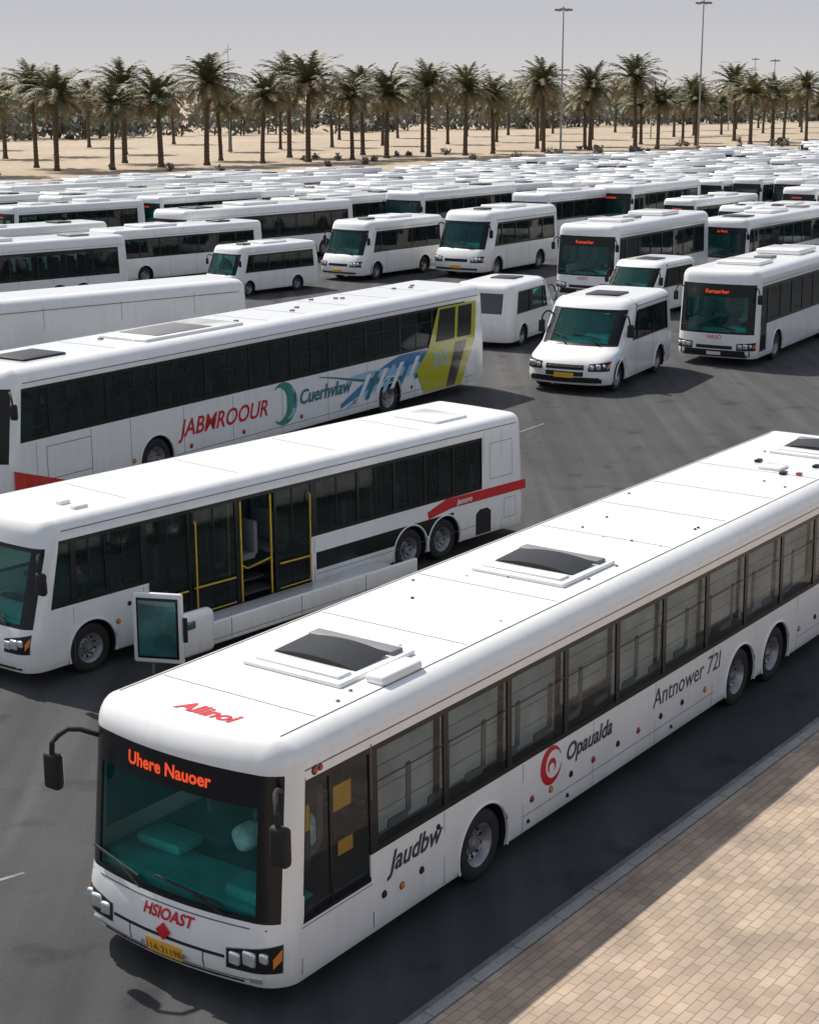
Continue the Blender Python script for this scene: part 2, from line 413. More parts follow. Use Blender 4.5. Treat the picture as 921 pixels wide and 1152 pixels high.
def place_hero(b,name,corner,yaw):
    e=link(D.objects.new(name,None)); e.matrix_world=mat_at(corner,yaw,b.W); e.empty_display_size=.5
    for k,v in b.V.p.items():
        if v.f:
            o=link(D.objects.new(k,v.mesh(name+'_'+k))); o.parent=e
    return e
def place(b,name,corner,yaw,sc=1,flip=False):
    o=link(D.objects.new(name,b.me)); M=mat_at(corner,yaw,b.W,sc)
    if flip: M=M@Matrix.Translation((-b.L,0,0))@Matrix.Rotation(math.pi,4,'Z')
    o.matrix_world=M; return o

# ================= hero bus 1
L=22.2
W0=2.25;PP=1.62
wl=[(W0+PP*i,W0+PP*i+PP-.12,'w') for i in range(11)]
b=Bus(L=L,W=3.45,H=3.46,rr=.38,Rc=.38,R=.54,wheels=[4.75,13.4,15.0],left=[(.45,2.08,'d')]+wl,right=wl,band=(.42,W0+PP*11),
  zb=1.46,wb=1.54,wt=2.86,zt=2.94,db=1.15,fb=1.25,ft=2.64,fbt=3.06,bulge=.24,gside='glass_clear',dash='teal_dash',floor=1.2,prof=[(.3,.06),(.55,0),(.95,.02),(1.2,.08),(3.0,.24),(3.4,.26)],seatmat='seat_grey')
V1=b.V
for i in range(11):
    a=W0+PP*i
    for sg in(1,-1):
        y=sg*(b.W/2-.19)
        h0=[1.55,1.62,1.55,1.9,1.55,1.55,1.75,1.55,1.6,1.55,1.55][i]
        V1['window_blinds'].box((-(a+.75),y,(h0+2.84)/2),(1.46,.012,2.84-h0),'blind')
        V1['window_blinds'].box((-(a+.75),y+sg*.01,h0+.01),(1.46,.025,.025),'grey_plastic')
        for k in range(1,4): V1['window_blinds'].box((-(a+.75),y+sg*.008,h0+(2.84-h0)*k/4),(1.46,.01,.010),'grey_plastic')
        b.sline(a,2.42,a+PP-.12,2.42,w=.022,mat='black_trim',off=-.004,part='window_frames',sg=sg)
b.sline(.42,.42,.42,2.98,w=.02);b.sline(2.12,.42,2.12,2.98,w=.02);b.sline(1.25,1.15,1.25,2.88,w=.06,mat='black_trim',off=-.002,part='window_frames')
N1=V1['door_reflections_seat']
N1.box((-.78,b.W/2-.1,2.4),(.34,.01,.34),'plate_yellow');N1.box((-1.6,b.W/2-.1,2.45),(.36,.01,.34),'plate_yellow');N1.box((-1.66,b.W/2-.1,1.75),(.3,.01,.2),'plate_yellow')  # orange cards painted in for reflections on the door glass
N1.box((-1.1,b.W/2-.6,1.9),(.5,.5,.9),'seat',r=.12,seg=3)
b.sdot(.75,3.02,.05,'redlens'); b.sdot(.95,3.02,.035,'redlens')
b.sline(.42,1.05,2.1,1.05); 
for d in (3.75,5.8,7.9,10.0,12.2,16.0,17.6,19.2,20.8): b.sline(d,.36,d,1.44)
b.sline(5.8,.60,12.3,.60); b.sline(16.0,.60,21.7,.60); b.sline(.4,3.07,21.8,3.07,w=.018)
for d,m in [(2.35,'matte_black'),(2.75,'amber'),(3.2,'matte_black'),(6.05,'redlens'),(6.6,'amber'),(7.2,'matte_black'),(7.9,'redlens'),(8.7,'matte_black'),(9.4,'redlens'),(10.2,'matte_black'),(11,'matte_black'),(11.9,'amber'),(16.1,'amber'),(16.9,'matte_black'),(17.8,'redlens'),(18.7,'matte_black')]:
    b.sdot(d,.80 if m!='amber' else .76,.045,m)
b.sdot(3.6,1.28,.035,'matte_black')
for d in (5.95,7.1,10.6): b.sdot(d,.48,.03,'matte_black')
def sfn(d,z,off=.007,sl=0): return lambda x,y: b.side(d+x,z+y,off)
b.text('Jaudbw',.40,sfn(3.05,1.06),'lettering','dark_ink',shear=.35,bold=.008)
b.text('Opaualda',.38,sfn(7.75,1.06),'lettering','dark_ink',shear=.3,bold=.008)
b.text('Antnower 72l',.46,sfn(11.2,1.02),'lettering','dark_ink',shear=.15)
def arc_poly(bus,d,z,r0,r1,a0,a1,mat,n=24,off=.006,sx=1):
    vs=[];fs=[]
    for k in range(n+1):
        a=rad(a0+(a1-a0)*k/n)
        t=math.sin(math.pi*k/n) if a1-a0<360 else 1
        ri=r1-(r1-r0)*max(.12,t)
        vs.append(bus.side(d+ri*math.cos(a)*sx,z+ri*math.sin(a),off)); vs.append(bus.side(d+r1*math.cos(a)*sx,z+r1*math.sin(a),off))
    for k in range(n): fs.append((2*k,2*k+1,2*k+3,2*k+2))
    bus.V['side_graphics'].add(vs,fs,mat)
arc_poly(b,6.6,1.15,.16,.31,20,350,'red_ink',sx=1,off=.006); arc_poly(b,6.62,1.14,.04,.12,-60,240,'red_ink')
b.text('Uhere Nauoer',.24,lambda x,y:b.front(x-.05,2.78+y,.016),'destination_board_text','led',bold=.007)
b.text('HSIOAST',.21,lambda x,y:b.front(x+.05,.92+y,.012),'front_lettering','red_ink',shear=.2,bold=.006)
b.text('Allinoi',.36,lambda x,y:Vector((-.72-y,x+.1,b.H+.006)),'front_lettering','red_ink',shear=.2,bold=.012)
V1['badge'].box(b.front(0,.76,.02),(.03,.17,.17),'red_ink',r=.01,M=Matrix.Rotation(rad(45),3,'X'))
b.fpatch(-.30,.30,.42,.6,'plate_yellow','number_plate',.03)
b.text('A11A 21198A',.14,lambda x,y:b.front(x,.462+y,.034),'number_plate','dark_ink')
b.headlamps(.56,.24,.98,1.70,.12)
b.fpatch(-.95,.95,.66,.70,'matte_black','front_trim',.006); b.fpatch(-1.2,1.2,.375,.40,'matte_black','front_trim',.006)
b.fpatch(-1.45,1.45,.42,.435,'seam','front_trim',.004,nq=12); b.fpatch(-1.5,1.5,1.10,1.115,'seam','front_trim',.004,nq=12)
for sg in(1,-1): b.fpatch(sg*.62,sg*.64,.45,.66,'seam','front_trim',.004); b.fpatch(sg*1.3,sg*1.45,.40,.47,'lens','headlamps',.02)
b.mirrors(2.87,1.2,.35,.5)
C1=V1['seat_cover']
C1.box((-1.45,.85,1.85),(.3,.75,.5),'cloth_cyan',r=.12,seg=3,M=Matrix.Rotation(.3,3,'Z'));C1.box((-1.4,.95,2.15),(.22,.34,.24),'cloth_cyan',r=.08,seg=3)
C1.box((-1.25,.35,1.68),(.4,.3,.35),'cloth_cyan',r=.12,seg=3,M=Matrix.Rotation(.5,3,'X')); C1.box((-1.2,.95,1.6),(.3,.5,.25),'blue_paint',r=.1,seg=3)
I1=V1['dashboard']
I1.box((-1.1,-.9,1.36),(.5,.8,.16),'teal_dash',r=.06);I1.box((-1.5,-.5,1.36),(.3,.9,.16),'matte_black',r=.06)
for y in(-1.2,-.35,.5): I1.tube([(-2.2,y,1.2),(-2.2,y,3.2)],.03,'grey_plastic')
I1.tube([(-2.2,-1.5,2.1),(-2.2,1.5,2.1)],.03,'grey_plastic'); I1.box((-.85,.4,2.52),(.03,1.2,.24),'matte_black',r=.01)
I1.box((-2.35,-1.0,2.2),(.04,1.2,1.3),'blind',r=.01)
def hatch(bus,d,y,l,w):
    Q=bus.V['roof_hatches']; z=bus.H
    Q.box((-d,y,z+.03),(l,w,.07),'white_paint',r=.03,seg=3)
    vs=[];fs=[];n=10
    for k in range(n+1):
        t=-1+2*k/n; zz=z+.075+.07*(1-t*t)
        vs+=[(-d+l*.20,y+t*w*.42,zz),(-d-l*.24,y+t*w*.42,zz+.03)]
    for k in range(n): fs.append((2*k,2*k+1,2*k+3,2*k+2))
    fs.append(tuple(2*k for k in range(n,-1,-1))); fs.append(tuple(2*k+1 for k in range(n+1)))
    Q.add(vs,fs,'black_panel',True)
    Q.box((-d-l*.34,y,z+.08),(l*.15,w*.88,.09),'grey_plastic',r=.03,seg=3)
    Q.box((-d+l*.34,y,z+.07),(l*.17,w*.86,.07),'white_paint',r=.03,seg=3)
hatch(b,3.3,.1,1.7,1.7); hatch(b,8.9,.15,1.7,1.75); hatch(b,20.2,.3,1.7,1.6)
V1['roof_hatches'].box((-3.3,1.2,b.H+.05),(.9,.34,.15),'white_paint',r=.06,seg=3)
for d in (1.5,4.9,7.4,11.2,13.4,15.5,17.6): V1['roof_seams'].box((-d,0,b.H+.001),(.016,2.6,.006),'seam')
V1['roof_seams'].box((-L/2,1.36,b.H-.008),(L-1.5,.014,.02),'seam');V1['roof_seams'].box((-L/2,-1.36,b.H-.008),(L-1.5,.014,.02),'seam')
for k in range(30):
    V1['roof_rivets'].box((-random.uniform(1.3,L-1),random.choice([-1.15,-.6,0,.55,1.1,1.2]),b.H+.01),(.05,.05,.035),random.choice(['grey_plastic','matte_black','redlens','white_paint','grey_plastic']),r=.015)
V1['roof_hatches'].box((-18.0,.2,b.H+.03),(.5,.5,.07),'white_paint',r=.03)
for q in((17.6,.6),(18.4,-.3),(18.6,.9)): V1['roof_hatches'].box((-q[0],q[1],b.H+.03),(.22,.12,.05),'black_panel',r=.02)
V1['roof_hatches'].box((-17.7,.9,b.H+.03),(.12,.12,.05),'redlens',r=.02)
place_hero(b,'city_bus',(-1.70,17.8),35.6)

# ================= hero bus 2
L=15.7
w2=[(.45,1.15,'w'),(1.35,2.05,'w'),(2.08,2.95,'w'),(3.12,4.17,'d'),(4.17,4.25,'dk'),(4.25,5.5,'d'),(5.5,5.6,'dk'),(5.6,6.64,'o'),(6.64,6.72,'dk'),(6.72,7.76,'d'),(7.95,9.25,'w'),(9.33,10.5,'w'),(10.58,11.6,'w'),(11.68,12.65,'w'),(12.72,13.75,'w')]
b=Bus(L=L,W=2.9,H=3.2,rr=.28,Rc=.34,R=.5,wheels=[1.65,11.1,12.35],left=w2,right=[(1.2+1.5*i,2.6+1.5*i,'w') for i in range(8)],band=(.42,13.8),low=(7.9,12.7,.72,1.12),
  zb=1.5,wb=1.58,wt=2.72,zt=2.80,db=.48,fb=1.25,ft=2.6,fbt=2.68,bulge=.16,gside='glass_dark',floor=.98,dash='teal_dash',prof=[(.3,.06),(.55,0),(.95,.03),(1.2,.12),(2.6,.5),(3.2,.62)],gfront='glass_teal',seatmat='seat_grey')
for d in(8.6,9.9,11.05,12.15,13.2,1.68,2.5):
    b.sline(d,1.6,d,2.72,w=.035,mat='black_trim',off=-.006,part='window_frames')
for d in(3.65,4.9,7.2):
    b.sline(d,.5,d,2.72,w=.04,mat='black_trim',off=-.006,part='window_frames')
R2=b.V['door_rails']
for a,c in((3.15,4.12),(4.3,5.45),(6.76,7.72)):
    R2.tube([(-a,1.475,1.12),(-c,1.475,1.10)],.020,'yellow_rail',6)
    R2.tube([(-a,1.475,.56),(-c,1.475,.56)],.014,'yellow_rail',6)
for d in(4.35,7.68): R2.tube([(-d,1.47,.6),(-d,1.50,.64),(-d,1.49,2.5),(-d,1.45,2.54)],.018,'yellow_rail',6)
for d in(5.68,6.56): R2.tube([(-d,1.42,.5),(-d,1.40,2.7)],.024,'yellow_rail',6)
R2.tube([(-5.68,1.41,1.3),(-6.1,1.15,1.1),(-6.56,1.41,1.3)],.020,'yellow_rail',6); R2.tube([(-5.7,1.0,.98),(-5.7,1.0,2.9)],.022,'yellow_rail',6)
R2.box((-6.12,1.1,.62),(1.0,.55,.05),'floor_in'); R2.box((-6.12,.95,.82),(1.0,.3,.05),'floor_in')
b.spoly([(11.7,1.30),(12.4,1.5),(15.65,1.46),(15.65,1.22),(12.6,1.24),(11.75,1.12)],'red_ink')
b.text('jamuro',.2,lambda x,y:b.side(13.1+x,1.29+y,.009),'lettering','white_paint',shear=.3,bold=.006)
for d in(1.2,2.97,3.1,7.85,13.85,14.6): b.sline(d,.36,d,2.9 if d>13 else 1.45)
b.srect(14.7,.6,15.2,1.1); b.srect(14.1,1.7,15.1,2.6); b.sline(.5,2.98,15.3,2.98,w=.02); b.sline(7.9,.62,13.7,.62)
b.spoly([(13.55,.36),(14.15,.36),(14.15,.9),(14.0,1.0),(13.7,1.0),(13.55,.9)],'matte_black','rear_arch_patch',.004)  # flat black patch standing in for a further rear wheel arch
b.headlamps(.72,.24,.8,1.38,.12); b.mirrors(2.5,1.05,.3,.3)
b.fpatch(-.5,.5,.5,.62,'matte_black','front_trim',.006); b.fpatch(-1.2,1.2,.38,.43,'matte_black','front_trim',.006,nq=10)
b.sdot(2.3,.9,.045,'amber'); b.sdot(2.6,1.2,.04,'matte_black'); b.sdot(9.5,.45,.03,'redlens')
b.V['roof_hatches'].box((-13.4,.1,b.H+.02),(1.2,1.4,.08),'white_paint',r=.04,seg=3)
b.V['roof_hatches'].box((-1.9,.9,b.H+.0),(.35,.2,.14),'white_paint',r=.05,seg=3);b.V['roof_hatches'].box((-1.9,.4,b.H+.03),(.25,.2,.1),'white_paint',r=.04,seg=3)
for d in(3,6,9,12): b.V['roof_seams'].box((-d,0,b.H+.001),(.015,2.0,.006),'seam')
F=b.V['open_luggage_flap']
F.box((-6.6,2.03,.47),(6.6,1.12,.06),'white_paint',r=.025,seg=2)
F.box((-6.6,2.62,.55),(6.7,.09,.48),'white_paint',r=.04,seg=3)
F.box((-6.6,2.667,.42),(6.5,.006,.012),'seam')
for d in(4.2,6.2,8.2): F.box((-d,2.667,.56),(.012,.006,.42),'seam')
F.box((-3.15,2.70,.72),(.95,.30,.90),'white_paint',r=.14,seg=4)
F.box((-2.95,2.86,.95),(.22,.05,.16),'glass_green',r=.02)
Rz=Matrix.Rotation(rad(30),3,'Z'); pc=Vector((-2.35,2.60,1.0)); fo=Rz@Vector((1,0,0)); si=Rz@Vector((0,1,0))
F.box(pc,(.10,1.02,1.42),'white_paint',r=.045,seg=3,M=Rz)
F.box(pc+fo*.050,(.03,.84,1.22),'black_trim',r=.012,M=Rz); F.box(pc+fo*.064,(.03,.76,1.12),'glass_green',r=.01,M=Rz)
F.box(pc+si*.56+fo*.05,(.05,.09,.5),'matte_black',r=.02,M=Rz)
F.tube([(-2.35,2.4,.34),(-2.35,2.4,.02)],.025,'grey_plastic',6)
place_hero(b,'city_bus.001',(-7.25,29.2),41)

# ================= hero bus 3
L=25
w3=[(.5,1.75,'w'),(1.9,3.95,'w')]+[(4.1+2.12*i,4.1+2.12*i+2.0,'w') for i in range(9)]
b=Bus(L=L,W=3.3,H=4.0,rr=.42,Rc=.42,R=.63,wheels=[6.0,18.2],left=w3,band=(.42,23.3),zb=2.05,wb=2.16,wt=3.38,zt=3.48,db=1.9,fb=1.6,ft=3.2,fbt=3.5,bulge=.2,floor=1.45,z0=.38,
  prof=[(.3,.06),(.6,0),(1.6,.05),(4,.35)],rprof=[(.3,.06),(.7,0),(2,.05),(4,.28)],seatmat='seat_grey')
for i in range(9):
    a=4.1+2.12*i; b.sline(a+1,2.16,a+1,3.38,w=.05,mat='black_trim',off=-.006,part='window_frames'); b.sline(a,3.0,a+2,3.0,w=.03,mat='black_trim',off=-.006,part='window_frames')
b.spoly([(.15,.42),(3.1,.5),(.15,1.35)],'red_paint',off=.006)
for d in(1.2,3.3,4.9,7.2,9.5,12,14.5,16.8,19.8,21.5,23.4): b.sline(d,.42,d,2.0,w=.018)
b.srect(1.6,.9,3.3,1.8,w=.02); b.sline(3.3,.62,23.8,.62,w=.02); b.sline(.5,3.62,24.4,3.62,w=.025)
b.text('JABMROOUR',.72,lambda x,y:b.side(9.1+x,1.12+y,.008),'lettering','red_ink',shear=.3,bold=.012)
arc_poly(b,12.05,1.35,.18,.70,50,310,'green_paint',sx=-1)
arc_poly(b,12.3,1.35,.28,.52,-100,80,'pale_blue_paint')
b.text('Cuerhvlaw',.66,lambda x,y:b.side(14.3+x,1.2+y,.032),'lettering','teal_paint',shear=.25,bold=.012)
def ribbon(d0,z0,d1,z1,amp,w0,w1,ph,mat,off):
    n=18
    up=[];dn=[]
    for k in range(n+1):
        t=k/n; d=d0+(d1-d0)*t; z=z0+(z1-z0)*t+amp*math.sin(ph+t*3.6); w=w0+(w1-w0)*t
        z=min(z,2.02-w/2); z=max(z,.45+w/2)
        up.append((d,z+w/2)); dn.append((d,z-w/2))
    for k in range(n): b.spoly([up[k],up[k+1],dn[k+1],dn[k]],mat,off=off)
ribbon(15.2,.75,20.6,1.95,.18,.15,.95,0,'blue_paint',.005)
ribbon(15.6,1.35,20.2,1.65,.22,.16,.4,1.2,'pale_blue_paint',.008)
ribbon(15.6,.6,19.5,1.5,.12,.10,.3,.5,'pale_blue_paint',.011)
ribbon(14.0,1.8,19.0,1.3,.14,.03,.16,2,'teal_paint',.014)
cols=['white_paint','teal_paint','white_paint','pale_blue_paint','white_paint','blue_paint','white_paint','teal_paint']
for k in range(8):
    d=16.1+k*.52; b.spoly([(d,.72+.05*k),(d+.24,.72+.05*k),(d+.95,1.62+.04*k),(d+.68,1.62+.04*k)],cols[k],off=.017+.001*(k%2))
b.spoly([(20.4,.45),(23.0,.42),(24.0,2.0),(24.2,3.44),(21.4,3.44),(20.7,2.0),(19.9,1.3)],'yellow_paint',off=.022)
b.spoly([(21.9,.46),(22.5,.46),(23.4,2.05),(22.6,2.05)],'dark_paint',off=.025)
b.spoly([(21.2,2.2),(22.5,2.2),(22.6,3.36),(21.5,3.36)],'black_trim',off=.025); b.spoly([(22.7,2.2),(23.7,2.2),(23.8,3.36),(22.8,3.36)],'black_trim',off=.025)
b.text('S//S',.7,lambda x,y:b.side(21.5+x,1.35+y,.030),'lettering','pale_blue_paint',shear=.2,bold=.01)
b.V['roof_hatches'].box((-8.5,.2,b.H+.03),(4.5,1.9,.12),'white_paint',r=.05,seg=3);b.V['roof_hatches'].box((-8.2,.2,b.H+.095),(2.5,1.5,.02),'seam',r=.008)
b.V['roof_hatches'].box((-2.6,.1,b.H+.03),(1.6,1.3,.06),'black_panel',r=.02)
for d in(5,12,14,16.5,19,21.5): b.V['roof_seams'].box((-d,0,b.H+.001),(.02,2.2,.006),'seam')
for k in range(10): b.V['roof_hatches'].box((-random.uniform(1,24),random.uniform(-1,1),b.H+.02),(.14,.14,.06),'grey_plastic',r=.02)
for d in(5.0,7.5,10,13,16,19.6): b.sdot(d,.78,.06,random.choice(['amber','redlens']))
b.mirrors()
place_hero(b,'coach',(-10.6,41.9),33)

# ================= shared variants
def simple_details(b,txt=None,hl=(.62,.22),minib=False):
    hw=b.W/2
    b.headlamps(hl[0],hl[1],hw*.55,hw+.02,.06)
    b.fpatch(-hw*.45,hw*.45,hl[0]+.02,hl[0]+.14,'matte_black','front_trim',.01); b.fpatch(-.26,.26,.42,.54,'plate_yellow' if minib else 'white_paint','number_plate',.03)
    b.fpatch(-hw*.8,hw*.8,.36,.44,'matte_black','front_trim',.012,nq=10)
    if txt: b.text(txt,.2,lambda x,y:b.front(x,b.ft+.12+y,.016),'destination_board_text','led',bold=.003)
    b.mirrors(b.fbt-.2,.8,.22,.22)
    for d in [x for x in range(2,int(b.L)-1,2)]: b.sline(d+.3,b.z0+.05,d+.3,b.zb-.03,w=.014)
    b.sline(.5,b.zt+.1,b.L-.4,b.zt+.1,w=.016)
def pods(b,lst):
    for d,y,l,w,h,m in lst: b.V['roof_pods'].box((-d,y,b.H-.01+h/2),(l,w,h),m,r=min(.08,h*.4),seg=3)
def wins(a,n,p,g): return [(a+p*i,a+p*i+p-g,'w') for i in range(n)]
def mkA(far=False):
    q=Bus(L=12,W=3.0,H=3.45,rr=.32,Rc=.34,R=.52,wheels=[2.7,9.0],left=[(.5,1.4,'d')]+wins(1.6,7,1.35,.08),band=(.45,11.1),zb=1.5,wb=1.6,wt=2.78,zt=2.88,fb=1.25,ft=2.5,fbt=2.95,bulge=.18,floor=1.15,db=.6,far=far,dash='teal_dash',seatmat='seat_grey')
    simple_details(q,None if far else 'Kamaerber')
    if not far: q.text('HAIIO',.2,lambda x,y:q.front(x,1.0+y,.014),'lettering','red_ink')
    q.fpatch(-1.3,1.3,.40,.60,'matte_black','front_trim',.010,nq=12)
    pods(q,[(3,0,1.6,1.7,.14,'white_paint'),(8,0,2.2,1.8,.2,'white_paint'),(5.4,0,.7,.7,.1,'grey_plastic')]); q.finish_mesh('city_bus_mesh'); return q
def mkB(far=False):
    q=Bus(L=12,W=2.8,H=3.25,rr=.26,Rc=.3,R=.5,wheels=[2.4,8.6],left=wins(.6,7,1.5,.1),band=(.5,11.1),zb=1.55,wb=1.62,wt=2.6,zt=2.7,fb=1.3,ft=2.62,fbt=2.72,bulge=.14,floor=1.1,db=.6,far=far,dash='teal_dash')
    simple_details(q); pods(q,[(4,0,2.6,1.9,.16,'white_paint'),(9.3,0,1.0,1.2,.1,'black_panel')]); q.finish_mesh('coach_mesh'); return q
def mkC(far=False):
    q=Bus(L=15,W=3.0,H=3.4,rr=.34,Rc=.34,R=.52,wheels=[3,10.6,12],left=[(.5,1.3,'d')]+wins(1.5,8,1.6,.09),band=(.45,14.3),zb=1.45,wb=1.55,wt=2.7,zt=2.82,fb=1.2,ft=2.5,fbt=2.9,bulge=.2,floor=1.15,db=.6,far=far)
    simple_details(q,None if far else 'La Nora'); pods(q,[(2.5,0,1.4,1.5,.08,'black_panel'),(7,0,3,1.8,.18,'white_paint'),(12.5,0,1.2,1.2,.1,'grey_plastic')]); q.finish_mesh('long_bus_mesh'); return q
def mkM(far=False):
    q=Bus(L=7.4,W=2.45,H=2.75,rr=.26,Rc=.32,R=.4,wheels=[1.5,5.4],left=[(.95,1.75,'w')]+wins(1.9,4,1.25,.08),band=(.9,6.85),zb=1.3,wb=1.38,wt=2.2,zt=2.28,fb=1.28,ft=2.28,fbt=2.34,bulge=.16,tl=2.2,floor=.85,db=.5,z0=.28,
      prof=[(.28,.06),(.5,0),(.85,.05),(1.15,.22),(1.25,.34),(2.4,.85),(2.75,.98)],rprof=[(.3,.04),(.6,0),(1.3,.05),(2.75,.22)],gfront='glass_teal',dash='teal_dash',far=far)
    simple_details(q,None,(.68,.2),True); pods(q,[(4.2,0,1.9,1.3,.12,'white_paint'),(2.3,0,.6,.6,.08,'black_panel')]); q.finish_mesh('minibus_mesh'); return q
def mkV(far=False):
    q=Bus(L=5.4,W=2.25,H=2.2,rr=.24,Rc=.34,R=.35,wheels=[1.0,4.15],left=[(1.55,2.25,'w'),(2.35,3.5,'w'),(3.6,4.75,'w')],band=(1.5,4.85),zb=1.16,wb=1.2,wt=1.88,zt=1.92,fb=1.18,ft=1.94,fbt=1.96,bulge=.2,tl=2.6,floor=.6,db=.5,z0=.24,
      prof=[(.24,.05),(.42,0),(.7,.04),(.88,.2),(1.02,.6),(1.12,.86),(1.96,1.62),(2.2,1.8)],rprof=[(.3,.04),(.6,0),(1.1,.05),(2.2,.3)],gfront='glass_teal',dash='teal_dash',far=far)
    simple_details(q,None,(.6,.16),True); q.fpatch(-.5,.5,.46,.57,'matte_black','front_trim',.012); q.fpatch(-.95,.95,.30,.40,'matte_black','front_trim',.02,nq=12)
    pods(q,[(3.0,0,.9,.9,.05,'black_panel')])
    for d in(1.5,2.3,3.55,4.8): q.sline(d,.3,d,1.15,w=.012)
    q.finish_mesh('minivan_mesh'); return q
busA,busB,busC,mini,van=mkA(),mkB(),mkC(),mkM(),mkV()
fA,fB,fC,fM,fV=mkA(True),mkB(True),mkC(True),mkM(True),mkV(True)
farof={id(busA):fA,id(busB):fB,id(busC):fC,id(mini):fM,id(van):fV}
plain=Bus(L=20,W=3.1,H=3.4,rr=.45,Rc=.5,R=.5,wheels=[3,15],left=[],band=None,rearwin=False,fb=1.3,ft=2.6,fbt=2.8,seats=False)
for d in(3,6.5,10,13.5,17): plain.sline(d,.4,d,3,w=.02)
plain.sline(.6,2.9,19.4,2.9,w=.03); plain.sline(.6,1.5,19.4,1.5,w=.03); plain.mirrors(); plain.finish_mesh('panel_bus_mesh')
occ=[]
def put(bb,nm,c,yaw,sc=1,flip=False):
    place(bb,nm,c,yaw,sc,flip); a=rad(yaw)
    for k in range(0,int(bb.L*sc)+1,2): occ.append(Vector((c[0]+math.sin(a)*k-math.cos(a)*bb.W*sc/2,c[1]+math.cos(a)*k+math.sin(a)*bb.W*sc/2)))
put(plain,'panel_bus',(-21.5,56.6),48)
put(busA,'city_bus',(14.1,67.0),30,1.15)
put(van,'minivan',(7.3,60.6),27,1.50)
put(van,'minivan',(11.5,81.5),34,1.25)
put(van,'minivan',(4.4,72),26,1.30,True)
put(busA,'city_bus',(10.9,88.6),31,1.20)
put(busC,'city_bus',(-14.3,105),39,1.12)
put(busC,'city_bus',(-26.0,124),39,1.05)
put(busB,'coach',(.7,123),34,1.22)
put(mini,'minibus',(-3.1,99.0),36,1.28)
put(mini,'minibus',(4.3,100.5),32,1.45)
put(busC,'coach',(-26.5,79.5),46,1.05)
put(busB,'coach',(-27.0,93),44,1.05)
put(mini,'minibus',(-9.9,91),40,1.0)
put(busB,'coach',(-17.3,96.5),43,1.0)
put(mini,'minibus',(25.5,113),30,1.25)
put(busC,'city_bus',(20.4,101),33,1.05)
put(busB,'coach',(10.0,123),36,1.18)
put(busA,'city_bus',(17,129),33,1.18)
put(busB,'coach',(-7.5,121),38,1.1)
for k in range(0,26,2): occ.append(Vector((-12+.545*k,43+.838*k)))
yaw0=40; ua=rad(yaw0); U=Vector((math.sin(ua),math.cos(ua))); Nn=Vector((math.cos(ua),-math.sin(ua)))
VB=-126.0
for r in range(1,30):
    u0=44+r*13.3
    v=VB+1
    while v<190:
        h=random.random()
        bb,nm=(busA,'city_bus') if h<.36 else (busB,'coach') if h<.70 else (busC,'city_bus') if h<.76 else (mini,'minibus') if h<.92 else (van,'minivan')
        v+=bb.W+random.uniform(.55,1.25)
        p=U*(u0+random.uniform(-.9,.9))+Nn*v
        if random.random()<.06: continue
        F=p.y
        if p.x<-27: lim=100
        elif p.x<22: lim=123
        else: lim=62+(p.x-7.9)*.95+16
        if F<lim or F>420: continue
        if abs(p.x)>F*.262+9: continue
        if any((p+U*k-Nn*1.4-o).length<3.0 for o in occ for k in range(0,int(bb.L)+1,2)): continue
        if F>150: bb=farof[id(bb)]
        place(bb,nm,(p.x,p.y),yaw0+random.uniform(-3,3),random.uniform(.93,1.06))
